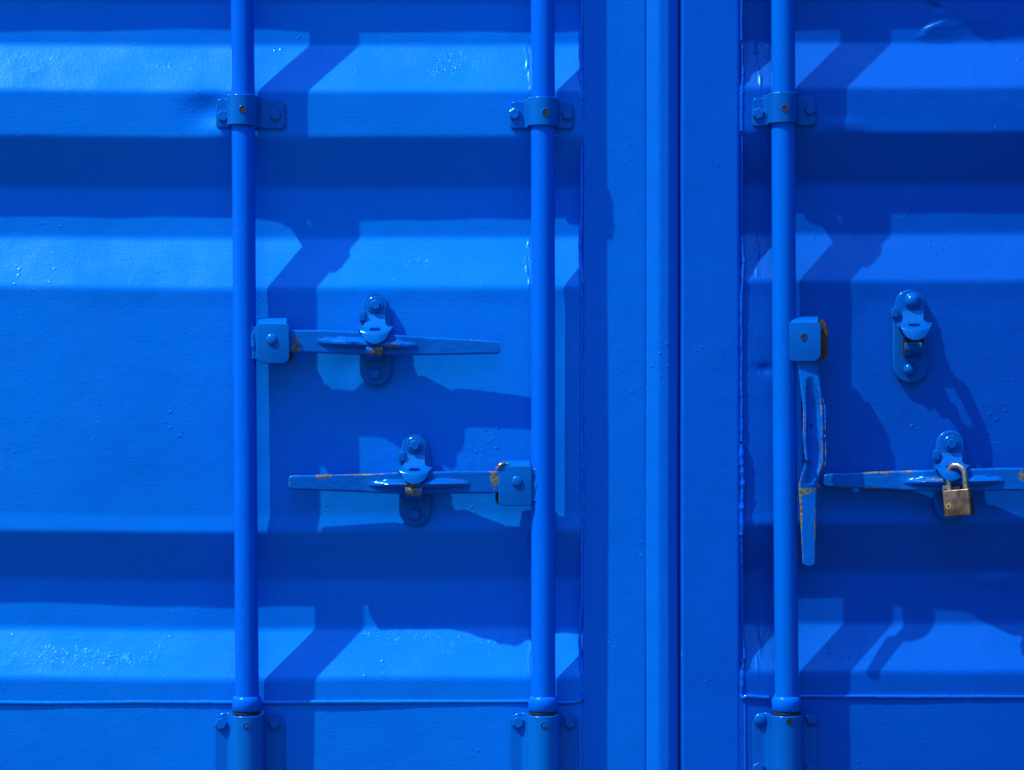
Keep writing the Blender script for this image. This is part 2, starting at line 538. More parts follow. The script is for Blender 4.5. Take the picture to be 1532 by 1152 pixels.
CRUST = [(190, 985, 110, 26, .62), (60, 980, 60, 22, .55), (690, 955, 130, 40, .5), (560, 930, 50, 30, .5), (500, 85, 60, 30, .45), (690, 95, 80, 28, .55), (90, 1100, 60, 40, .4),
         (190, 100, 200, 22, .35), (650, 400, 120, 30, .35), (1260, 980, 60, 24, .65), (1350, 640, 50, 36, .5), (1490, 190, 40, 12, .5), (1460, 985, 60, 20, .45), (1470, 500, 50, 60, .3),
         (915, 960, 26, 36, .55), (905, 1055, 26, 50, .5), (938, 200, 14, 90, .45), (1085, 700, 14, 50, .4), (1190, 470, 60, 40, .4), (1085, 900, 12, 40, .4)]

def build_panel(x0, x1, nodes, dents, seed, mat, parent, crease=False, spots=(), joint=793, jamp=.8):
    jx = joint
    xs = np.unique(np.r_[np.arange(x0, x1 + .1, 3.0), np.arange(jx - 14, jx + 14, .8)])
    ys = np.unique(np.r_[np.arange(-420, -10, 5), np.arange(-10, 1160, 2.2), np.arange(1160, 1420, 6)])
    X, Y = np.meshgrid(xs, ys, indexing='ij')
    Yp = Y + fbm2(X, Y * .3, seed, .006, 2) * 1.1
    D = profile(Yp, nodes)
    D = D + fbm2(X, Y, seed + 1, .010, 3) * .55 + fbm2(X, Y, seed + 2, .05, 2) * .10
    for (cx, cy, rx, ry, h) in dents:
        D = D + h * np.exp(-((X - cx) / rx) ** 2 - ((Y - cy) / ry) ** 2)
    if crease:
        ex = 1396 + 9 * np.sin(Y * .11) + 4 * np.sin(Y * .31) - np.clip(Y - 35, 0, 60) * 1.4
        inside = np.clip((X - ex) / 15, 0, 1); inside = inside * inside * (3 - 2 * inside)
        fade = np.clip(1 - (Y - 30 - 6 * np.sin(X * .05)) / 26, 0, 1)
        fade2 = np.clip((1560 - X) / 60, 0, 1)
        D = D + inside * fade * fade2 * (6 * np.exp(-np.clip(X - ex, 0, 400) / 90.))
    xc = jx + 2.5 * np.sin(Y * .06) + 1.5 * np.sin(Y * .17)
    rg = np.exp(-((X - xc) / 3.2) ** 2)
    onslope = np.clip(np.abs(np.gradient(D, ys, axis=1)) * 3, .12, 1) * (Y > 0)
    D = D + onslope * rg * (1.0 + .9 * fbm2(X * 2, Y, seed + 7, .35, 3) * 1.0) * jamp
    G = np.stack([(X - 766) / 1000, -D / 1000, (576 - Y) / 1000], axis=2)
    V, F = sheet(G, .0025)
    return obj('corrugated_panel', V, F, mat, parent, angle=50, wear=wear_map(V, spots), crust=wear_map(V, CRUST))

# ================================================================== GROUND (structure)
gz = -1.32
gnd = obj('ground', [(-14, -22, gz), (16, -22, gz), (16, 6, gz), (-14, 6, gz)], [(0, 1, 2, 3)], M_GROUND, None, smooth=False)
gnd['kind'] = 'structure'

# ================================================================== DOORS
left = thing('container_door', 'blue corrugated steel container door whose two handles both lie level on their keepers', 'container door', P(440, 1400, 0))
right = thing('container_door', 'deeper blue corrugated steel container door with one handle hanging down and one padlocked', 'container door', P(1500, 1400, 0))

build_panel(-190, 874, NL,
            [(314, 164, 30, 24, -7), (338, 196, 30, 14, 3), (520, 548, 20, 22, -2.0), (497, 575, 30, 20, 1.2), (150, 640, 180, 120, 2.0),
             (700, 610, 90, 60, 1.2), (610, 690, 60, 80, -1.0), (845, 950, 14, 24, 1.5)], 3, M_LEFT, left, joint=791, jamp=.35)
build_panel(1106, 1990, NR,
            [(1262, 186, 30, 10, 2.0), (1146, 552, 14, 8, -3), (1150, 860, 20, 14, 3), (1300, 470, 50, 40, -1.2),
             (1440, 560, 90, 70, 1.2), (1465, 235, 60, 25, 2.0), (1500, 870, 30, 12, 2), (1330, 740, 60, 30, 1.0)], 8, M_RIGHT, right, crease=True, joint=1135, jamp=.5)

# frame posts: rolled sections extruded vertically (px, depth) polylines
def post(name, pts, mat, parent, seed, thick=.004, bow=.25, spots=()):
    ys = np.arange(-420, 1420, 6.0)
    px = []; dd = []
    for (a, b) in zip(pts[:-1], pts[1:]):
        n = max(2, int(math.dist(a, b) / 2.0))
        for i in range(n):
            t = i / n; px.append(a[0] + (b[0] - a[0]) * t); dd.append(a[1] + (b[1] - a[1]) * t)
    px.append(pts[-1][0]); dd.append(pts[-1][1])
    px = np.array(px); dd = np.array(dd)
    for _ in range(1):                                     # soften folds
        p2, d2 = px.copy(), dd.copy()
        p2[1:-1] = (px[:-2] + 2 * px[1:-1] + px[2:]) / 4; d2[1:-1] = (dd[:-2] + 2 * dd[1:-1] + dd[2:]) / 4
        px, dd = p2, d2
    X = np.repeat(px[:, None], len(ys), 1); D = np.repeat(dd[:, None], len(ys), 1)
    Y = np.repeat(ys[None, :], len(px), 0)
    D = D + fbm2(X, Y, seed, .012, 3) * bow
    X = X + fbm2(X * .1, Y, seed + 4, .008, 2) * .35
    G = np.stack([(X - 766) / 1000, -D / 1000, (576 - Y) / 1000], axis=2)
    V, F = sheet(G, thick)
    return obj(name, V, F, mat, parent, angle=30, wear=wear_map(V, spots), crust=wear_map(V, CRUST))

post('frame_post', [(871.5, -48), (872, -3), (874, .8), (960, .8), (967, .6), (967.5, -4)], M_FRAME, left, 21, spots=[(885, 926, 3, 5, .6), (915, 938, 14, 4, .5), (912, 974, 18, 4, .5)])
post('overlap_strip', [(964, -4), (966.5, -2), (967.6, 1.3), (970, 2.4), (984, 7.8), (987, 8.4), (999, 7.2), (1001.5, 6.2), (1014.2, -1.5), (1015.2, -20)], M_FRAME, left, 25, .003, .12)
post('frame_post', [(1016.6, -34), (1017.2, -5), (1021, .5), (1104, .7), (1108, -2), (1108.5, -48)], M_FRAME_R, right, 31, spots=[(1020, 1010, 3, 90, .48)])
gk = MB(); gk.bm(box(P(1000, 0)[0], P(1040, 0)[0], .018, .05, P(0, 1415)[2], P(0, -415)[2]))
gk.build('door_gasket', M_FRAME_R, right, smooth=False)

# weld beads
def weld(name, paths, mat, parent):
    m = MB()
    for i, (p, r, w) in enumerate(paths):
        m.add(*bead(p, r * .85, seed=i * 3.7 + len(paths), wob=w * .75))
    return m.build(name, mat, parent, angle=80)

weld('weld_seam', [([(-190, 1049, -.2), (80, 1052, -.2), (200, 1050.5, 0), (345, 1051, 0)], 4.0, .16),
                   ([(340, 1051, 0), (560, 1050, 0), (790, 1049.5, 0)], 4.0, .14),
                   ([(826, 1048, .5), (842, 1051.5, 1), (858, 1051, 1), (868, 1048, .8), (873, 1042, .5)], 3.4, .2)], M_WELD, left)
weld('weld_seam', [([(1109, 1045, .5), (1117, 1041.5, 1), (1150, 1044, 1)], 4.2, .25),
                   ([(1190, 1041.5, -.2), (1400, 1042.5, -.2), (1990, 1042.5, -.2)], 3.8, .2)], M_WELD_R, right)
weld('edge_weld', [([(871, -420, -1), (871.5, 40, -1)], 2.6, .3), ([(870, 36, -3), (868.5, 75, -7), (869.5, 104, -6), (871.5, 150, -2)], 4.6, .4),
                   ([(871.5, 150, -1), (873, 205, -1), (870.5, 215, -3), (870.5, 340, -4)], 2.6, .35), ([(869.5, 340, -6), (868.5, 375, -9), (870, 402, -6), (872, 424, -2)], 4.4, .4),
                   ([(871.5, 424, -1), (871.5, 780, -1)], 2.8, .7),
                   ([(871, 780, -3), (871, 905, -6), (868.5, 925, -8), (867.5, 960, -8), (869.5, 990, -5), (871.5, 1010, -2)], 3.0, .45),
                   ([(872, 1010, -1), (873, 1046, -1)], 3.0, .8)], M_WELD, left)
weld('corner_bead', [([(873, 1055, -.4), (873.5, 1420, -.4)], 2.6, .1)], M_WELD, left)
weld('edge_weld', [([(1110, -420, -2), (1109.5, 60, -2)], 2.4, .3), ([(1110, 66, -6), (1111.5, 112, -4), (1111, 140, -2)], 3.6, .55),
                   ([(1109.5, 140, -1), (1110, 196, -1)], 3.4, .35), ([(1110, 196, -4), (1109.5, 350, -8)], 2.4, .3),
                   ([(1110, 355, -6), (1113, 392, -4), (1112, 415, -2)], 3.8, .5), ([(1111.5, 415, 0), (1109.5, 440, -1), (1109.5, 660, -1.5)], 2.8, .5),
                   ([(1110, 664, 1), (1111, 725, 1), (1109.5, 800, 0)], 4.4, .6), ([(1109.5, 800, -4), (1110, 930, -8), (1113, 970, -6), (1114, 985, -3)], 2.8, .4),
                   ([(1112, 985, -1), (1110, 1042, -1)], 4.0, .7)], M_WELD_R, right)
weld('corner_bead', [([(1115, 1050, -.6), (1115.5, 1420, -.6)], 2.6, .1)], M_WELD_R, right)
# runs and scuffs in the coat
def run(x, y0, y1, r, mat, parent, d=0, slant=0.0, name='paint_run'):
    n = max(2, int((y1 - y0) / 14))
    path = [(x + slant * (y1 - y0) * i / n + random.uniform(-.5, .5), y0 + (y1 - y0) * i / n, d - (r * .55)) for i in range(n + 1)]
    m = MB(); m.add(*bead(path, r, seed=x, wob=.35)); c = P(x + slant * (y1 - y0), y1, d - r * .3)
    m.add(*lathe(x + slant * (y1 - y0), y1, [(r * 1.5, d - r), (r * 1.5, d - .1), (r * 1.0, d + r * .45), (r * .4, d + r * .7)], 12))
    m.build(name, mat, parent, angle=80)
for a in ((769, 286, 317, .8, M_LEFT, left, R), (612, 548, 580, .5, M_LEFT, left, -5), (1432, 1046, 1110, .6, M_RIGHT, right, 0), (1368, 872, 930, .7, M_RIGHT, right, R)):
    run(*a)
run(878, 235, 300, .5, M_FRAME, left, .8, slant=.35, name='scuff'); run(1065, 360, 440, .45, M_FRAME_R, right, .7, slant=.12, name='scuff')

# ------------------------------------------------------------------ arched brackets (one pressed sheet over the bar)
def arch(name, cx, y0, y1, xl, xr, r, dc, dflange, corner, mat, parent, thick=3.5, foot=5.0, skew=0.0, seed=0, label=None):
    """sheet from flange xl over an arch of radius r centred (cx, depth dc) to flange xr"""
    pts = []
    n = 12
    for i in range(n): pts.append((xl + (cx - r - foot - xl) * i / n, dflange))
    for i in range(7):                                     # fillet up to the arch
        a = math.radians(90 * i / 6)
        pts.append((cx - r - foot + foot * math.sin(a), dflange + foot * (1 - math.cos(a))))
    pts.append((cx - r, (dflange + foot + dc) / 2))
    for i in range(25):
        a = math.radians(180 - 180 * i / 24)
        pts.append((cx + r * math.cos(a), dc + r * math.sin(a)))
    pts.append((cx + r, (dflange + foot + dc) / 2))
    for i in range(7):
        a = math.radians(90 - 90 * i / 6)
        pts.append((cx + r + foot - foot * math.sin(a), dflange + foot * (1 - math.cos(a))))
    for i in range(1, n + 1): pts.append((cx + r + foot + (xr - cx - r - foot) * i / n, dflange))
    yc, h = (y0 + y1) / 2, (y1 - y0) / 2
    nv = 13
    G = np.zeros((len(pts), nv, 3))
    for i, (x, d) in enumerate(pts):
        s = min(x - xl, xr - x)
        hh = h
        if s < corner: hh = h - (corner - math.sqrt(max(0, corner ** 2 - (corner - s) ** 2)))
        yy = yc + skew * (x - cx)
        up = 3.0 if abs(x - cx) < r + foot and name == 'bar_clamp' else 0
        for j in range(nv):
            t = -1 + 2 * j / (nv - 1)
            ya = yy + t * hh - (up if t < 0 else up * .3) * abs(t)
            p = ((x - 766) / 1000, -d / 1000, (576 - ya) / 1000)
            G[i, j] = p
    V, F = sheet(G, thick / 1000)
    return obj(name, V, F, mat, parent, angle=40, label=label, bevel=1.1)

def K(px, d):                                               # photo px -> true mm at depth d
    return 766 + (px - 766) * (4000 - d) / 4000

def clamp(cx, y0, y1, xl, xr, parent, mat, mb, bolts, hole, skew=0.0, hole_mat=None):
    y0, y1 = [576 + (y - 576) * (4000 - 20) / 4000 for y in (y0, y1)]
    c = arch('bar_clamp', K(cx, BD), y0 + 3, y1, K(xl, 6), K(xr, 6), 22.5, BD, 7, 7, mat, parent, skew=skew)
    bp = MB(); bp.bm(plate(rrect(xl - 1, y0 + 7, xr + 3, y1 + 1, 7), 0, 3.0, 1.0)); bp.build('backing_plate', mat, c)
    for (bx, by) in bolts:
        hex_bolt(bx, by, 7, 9.3, 5, mat, c, rot=random.uniform(0, 60))
    screw_hole(hole[0], hole[1], BD + 22.8, 4.8, M_PLUG, c, rim=mat, axis=K(cx, BD) - 766)
    return c

def bar(stations, parent, mat):
    v, f = sweep_z(stations, 48)
    o = obj('locking_bar', v, f, mat, parent, angle=60)
    return o

def collar(px, parent, mat, r=22.5):
    v, f = sweep_z([(px, 1041, BD, 17.4), (px, 1041.8, BD, 19.4), (px, 1044, BD, 21.0), (px, 1048, BD, r - .3), (px, 1050.5, BD, r), (px, 1062, BD, r), (px, 1063, BD, r - 1)], 44)
    c = obj('collar', v, f, mat, parent, angle=50)
    v, f = sweep_z([(px, 1062, BD, 21.3), (px, 1067, BD, 21.3)], 40)
    obj('gap_shade_ring', v, f, M_DARK, c, angle=50)  # dark ring painted in for the shade between collar and guide

def guide(cx, xl, xr, parent, mat, bolts, hole, domes=False, screw=True):
    g = arch('bar_guide', K(cx, BD), 1065.3, 1400, K(xl, 7), K(xr, 7), 24.6, BD, 7, 17, mat, parent, thick=3, foot=9)
    for i, (bx, by) in enumerate(bolts):
        if domes and i in (0,): dome_bolt(bx, by, 7, 10.5, 5.5, mat, g, name='bolt')
        else: hex_bolt(bx, by, 7, 9.6, 5.5, mat, g, rot=random.uniform(0, 60))
    screw_hole(hole[0], hole[1], BD + 24.8, 4.9, M_DARK if not screw else mat, g, screw=screw, rim=mat, name='screw_hole', axis=K(cx, BD) - 766)
    return g

# left door bars
b1 = bar([(361.5, -420, BD, 17.3), (362.5, 0, BD, 17.3), (364, 170, BD, 17.3), (366, 540, BD + 1, 17.3), (368, 800, BD, 17.5), (369.5, 1040, BD, 17.6), (370, 1400, BD, 17.6)], left, M_ROD)
b2 = bar([(812, -420, BD, 17.8), (812, 0, BD, 17.8), (812.5, 540, BD + 1, 17.8), (812.8, 1040, BD, 18), (813, 1400, BD, 18)], left, M_ROD)
b3s = [(1170.5, -420, 17.6), (1171.5, 0, 17.6), (1173, 500, 17.6), (1177, 1040, 17.8), (1178, 1400, 17.8)]
ya = [-420, -100, 200, 500] + list(range(680, 880, 3)) + [1040, 1400]
v, f = sweep_z([(np.interp(y, [q[1] for q in b3s], [q[0] for q in b3s]), y, BD, 17.7) for y in ya], 64)
b3 = obj('locking_bar', v, f, M_BAR3, right, angle=60, wear=wear_map(v, [(1192, y, 2.6, h, .9) for y, h in ((708, 5), (718, 4), (742, 3), (766, 12), (778, 6), (799, 4), (812, 5), (826, 4), (836, 5))]))
b4 = bar([(1640, -420, BD, 17.6), (1640, 500, BD, 17.6), (1641, 1400, BD, 17.8)], right, M_ROD)
collar(369.5, b1, M_ROD); collar(812.8, b2, M_ROD); collar(1177, b3, M_ROD); collar(1640.6, b4, M_ROD)

clamp(362.5, 144, 190, 324, 426, left, M_HARD, None, [(333, 173), (412, 171.5)], (363, 163), skew=.02)
clamp(812, 148, 191, 764, 857, left, M_HARD, None, [(769.5, 170), (849, 171)], (816.5, 167.5), skew=.01)
clamp(1171.5, 141, 187, 1126, 1220, right, M_HARD_R, None, [(1134.5, 170), (1212.5, 163.5)], (1175, 161.5), skew=-.02)
clamp(1640, 142, 187, 1594, 1690, right, M_HARD_R, None, [(1603, 167), (1679, 165)], (1641, 162))
guide(369.5, 321, 425, left, M_HARD, [(330.5, 1083), (411, 1082.5)], (369.5, 1086))
guide(813, 763, 865, left, M_HARD, [(775, 1081), (852.5, 1081)], (814.5, 1085.5))
guide(1177, 1126, 1223, right, M_HARD_R, [(1138, 1077), (1215, 1076), (1134.5, 1150), (1213.5, 1150)], (1182, 1079), domes=True, screw=False)
guide(1641, 1592, 1690, right, M_HARD_R, [(1604, 1077), (1680, 1077)], (1645, 1080))

# ------------------------------------------------------------------ lever handles
def lever(spine, parent, mat, rib=None, name='lever_handle', thick=9.5, extra=(), nv=26, groove=None, edge_w=.38, label=None, tk=None):
    """spine: list of (px, py, half-width, depth of front face); horizontal or vertical; rib/groove: (t0,t1,height,halfwidth,offset)"""
    sp = np.array(spine, float)
    seg = np.r_[0, np.cumsum(np.hypot(np.diff(sp[:, 0]), np.diff(sp[:, 1])))]
    Ltot = seg[-1]
    nu = int(Ltot / 1.4)
    s = np.linspace(0, Ltot, nu)
    # extra stations tight at both ends so that the corners round off
    s = np.unique(np.r_[s, Ltot - np.array([0, .3, .8, 1.5, 2.4, 3.5]), np.array([0, .3, .8, 1.5])])
    nu = len(s)
    cx = np.interp(s, seg, sp[:, 0]); cy = np.interp(s, seg, sp[:, 1]); w = np.interp(s, seg, sp[:, 2]); d = np.interp(s, seg, sp[:, 3])
    for _ in range(3):
        for A in (w, d):
            A[1:-1] = (A[:-2] + 2 * A[1:-1] + A[2:]) / 4
    tx = np.gradient(cx, s); ty = np.gradient(cy, s); tl = np.hypot(tx, ty); tx /= tl; ty /= tl
    nx, ny = -ty, tx
    rc = 5.0
    G = np.zeros((nu, nv, 3)); Wr = np.zeros((nu, nv)); M = np.ones((nu - 1, nv - 1), bool)
    for i in range(nu):
        end = Ltot - s[i]
        ww = w[i]
        if end < rc: ww = w[i] - (rc - math.sqrt(max(0, rc * rc - (rc - end) ** 2)))
        for j in range(nv):
            # denser near the edges
            q = -math.cos(math.pi * j / (nv - 1))
            q = math.copysign(abs(q) ** .8, q)
            o = q * ww
            e = ww - abs(o)
            hh = d[i]
            if e < 2.8: hh -= 2.8 - math.sqrt(max(0, 2.8 ** 2 - (2.8 - e) ** 2))
            hh += .25 * mnoise.noise(Vector((s[i] * .06, o * .2, 3)))
            for rb, sg in ((rib, 1), (groove, -1)):
                if rb:
                    t0, t1, hgt, hw, off = rb
                    u = (s[i] - t0) / (t1 - t0)
                    if 0 < u < 1:
                        env = min(1, (math.sin(math.pi * u) * 1.25)) ** .8
                        x = (o - off) / (hw * (.35 + .65 * env))
                        if abs(x) < 1:
                            hh += sg * hgt * env * (math.cos(x * math.pi / 2) ** (.7 if sg > 0 else .28))
            k = (4000 - hh) / 4000
            G[i, j] = ((cx[i] + nx[i] * o - 766) * k / 1000, -hh / 1000, (576 - (cy[i] + ny[i] * o)) * k / 1000)
            ed = math.exp(-e / 1.6) * edge_w
            Wr[i, j] = ed
            px_, py_ = cx[i] + nx[i] * o, cy[i] + ny[i] * o
            for (ex, ey, erx, ery, ea) in extra:
                Wr[i, j] += ea * math.exp(-((px_ - ex) / erx) ** 2 - ((py_ - ey) / ery) ** 2)
    bk = None
    if tk:
        th = np.interp(s, [a for a, _ in tk], [b for _, b in tk])
        bk = G.copy(); bk[:, :, 1] = np.minimum(-(d - th)[:, None] / 1000, 0.001)
        bk[:, :, 1] = np.maximum(bk[:, :, 1], G[:, :, 1] + .002)
    V, F = sheet(G, thick / 1000, back=bk)
    W2 = np.r_[Wr.reshape(-1), np.full(nu * nv, .2)]
    return obj(name, V, F, mat, parent, angle=45, wear=W2, label=label)

# upper-left lever: hub at the left bar, grip towards the right
h1 = lever([(428, 510.5, 17, 35), (480, 511, 17.5, 35), (540, 513.5, 17.5, 36), (598, 516.5, 15, 36), (628, 517.5, 14, 31), (636, 517.6, 13.8, 30), (749, 520, 9.5, 31)],
           left, M_LEVER, tk=[(0, 11), (45, 11), (92, 22), (170, 22), (198, 11), (330, 10)], rib=(44, 198, 11, 7.8, 0), extra=[(442, 516, 7, 15, 1.5), (590, 517, 30, 3.5, .85), (632, 524, 3, 9, .3), (742, 514, 9, 5, .3), (700, 511, 20, 3, .2), (660, 530, 80, 2, .2)])
# lower-left lever: hub at the second bar, grip towards the left
h2 = lever([(752, 721.5, 16.5, 35), (700, 721.5, 17, 35), (640, 722.5, 16.5, 36), (580, 723, 15.5, 36), (552, 723, 14, 31), (545, 722.8, 13.8, 30), (432, 721.8, 10.5, 31)],
           left, M_LEVER, tk=[(0, 11), (45, 11), (92, 22), (170, 22), (198, 11), (330, 10)], rib=(48, 202, 11, 7.8, -2.0), extra=[(740, 719, 6, 14, 1.4), (620, 725, 14, 4, .8), (540, 709, 45, 3, .7), (480, 714, 25, 3, .6), (434, 722, 4, 10, .35), (470, 735, 60, 2.5, .25)])
# padlocked lever of the right door
h4 = lever([(1552, 717, 17, 36), (1500, 717, 17, 36), (1440, 718.5, 16.5, 36), (1384, 719, 15.5, 35), (1356, 719, 14.8, 25), (1346, 719, 14.4, 22), (1232, 718.5, 9.5, 20)],
           right, M_LEVER, tk=[(0, 11), (45, 11), (92, 22), (170, 24), (198, 18), (330, 15)], rib=(48, 202, 11, 7.8, -2.0), extra=[(1529, 712, 5, 8, 1.5), (1400, 717, 30, 3.5, .8), (1320, 706, 45, 3.0, .9), (1335, 712, 14, 5, .6), (1236, 718, 4, 10, .5), (1290, 730, 70, 2.5, .45)])
# the lever that hangs straight down, its hollow side to the front
h3 = lever([(1209, 530, 15, 45), (1209.5, 552, 15, 46), (1212, 572, 15.5, 49), (1217, 612, 15.5, 54), (1217, 655, 16.2, 57), (1219, 690, 14.5, 57), (1214, 708, 14, 55), (1208.5, 727, 13.6, 50), (1209, 745, 13.2, 50), (1210.5, 846, 9.6, 54)],
           right, M_LEVER, groove=(34, 196, 13.0, 11.5, -1), thick=5, edge_w=.42, extra=[(1197, 770, 4, 40, .9), (1221, 780, 3.5, 50, .8), (1208, 735, 9, 6, .7), (1204, 640, 3, 60, .25), (1205, 750, 8, 10, .25)],
           label='lever hanging straight down with its hollow side to the front')
for hx, hy, hr in ((1213, 636, 2.6), (1212.5, 655, 3.6), (1213, 672, 2.6)):
    o = MB(); o.add(*lathe(hx, hy, [(hr + 1.2, 40), (hr + 1.2, 44.4), (hr, 44.9), (hr - .5, 44.2)], 18)); q = o.build('drain_hole', M_LEVER, h3)
    o = MB(); o.add(*lathe(hx, hy, [(hr - .3, 40), (hr - .3, 44.5)], 16)); o.build('hole_bottom', M_DARK if hr < 3 else M_LEVER, q)
# ------------------------------------------------------------------ lever hubs (folded brackets welded to the bars)
def hub(x0, y0, x1, y1, side, parent, mat, pivot, rivet=True, torn=False, tilt=0.0):
    """front cheek x0..x1, y0..y1 (px); side=+1 opens to the right, -1 to the left"""
    m = MB()
    if side > 0: out = rrect(x0, y0, x1, y1, (3, 5, 11, 11))
    else: out = rrect(x0, y0, x1, y1, (7 if torn else 5, 3, 3, 6))
    m.bm(plate(out, 44, 48, 1.3))
    # folded top flap, leaning back
    a, b = (x0 + 3, x1 - 5) if side > 0 else (x0 + 7, x1 - 3)
    nu, nv = 14, 7
    G = np.zeros((nu, nv, 3))
    for i in range(nu):
        x = a + (b - a) * i / (nu - 1)
        for j in range(nv):
            t = j / (nv - 1)
            G[i, j] = P(x + side * 1.2 * t, y0 + 1.5 - 10 * math.sin(t * 1.45), 46.8 - 22 * (1 - math.cos(t * 1.45)))
    m.add(*sheet(G, .0030))
    # rear cheek and the web against the bar
    rx = (x0, x1 + 3) if side > 0 else (x0 - 3, x1)
    m.bm(plate(rrect(rx[0], y0 + 4, rx[1], y1 - 2, 6), 15, 21, 1.2))
    wx = (x0 - 5, x0 + 3) if side > 0 else (x1 - 3, x1 + 5)
    m.bm(plate(rrect(wx[0], y0 + 4, wx[1], y1 - 6, 2.5), 18, 45, 2.0))
    X0 = P(x0, 0)[0]
    m.v = [(a, b - (a - X0) * tilt, c) for a, b, c in m.v]
    o = m.build('lever_bracket', mat, parent, angle=35)
    wm = MB()
    sx_ = x0 - 4 if side > 0 else x1 + 5
    wm.add(*bead([(sx_, y0 + 4, BD + 11), (sx_ + side * -.5, (y0 + y1) / 2, BD + 12), (sx_, y1 - 8, BD + 11)], 3.6, seed=x0, wob=.5))
    wm.build('weld', mat, o, angle=80)
    if rivet: dome_bolt(pivot[0], pivot[1], 48, 8.2, 2.8, mat, o)
    else: screw_hole(pivot[0], pivot[1], 47.9 + (pivot[0] - x0) * tilt, 4.2, M_DARK, o, name='pin_hole', rim=mat)
    return o

u1 = hub(383, 484, 433, 544, 1, left, M_HARD, (406.5, 508))
r = MB(); r.bm(plate(rrect(412, 492, 438, 541, 7), 22, 26.5, 1)); r.build('pivot_washer', M_RUST, u1)
u2 = hub(746, 697, 796, 757, -1, left, M_HARD, (773.5, 720.5), torn=True)
r = MB(); r.bm(plate(rrect(741, 702, 765, 755, 7), 22, 26.5, 1)); r.build('pivot_washer', M_RUST, u2)
t = MB()
t.add(*bead([(743, 703, 46), (747, 698, 48), (754, 694, 47), (760, 695, 46)], 2.6, seed=4, wob=.9)); t.build('weld_lump', M_STEEL, u2, label='bare torn metal at the top corner')
u3 = hub(1177, 482, 1227, 541, 1, right, M_HARD_R, (1203, 503.5), rivet=False, tilt=.24)
r = MB(); r.bm(plate([(1216, 484)] + [(1231, 478), (1236, 484), (1239, 497), (1239, 520), (1237, 533), (1229, 540)] + [(1216, 541)], 34, 48, 1)); r.build('pivot_washer', M_RUST, u3)
u4 = hub(1552, 684, 1620, 750, -1, right, M_HARD_R, (1590, 716))

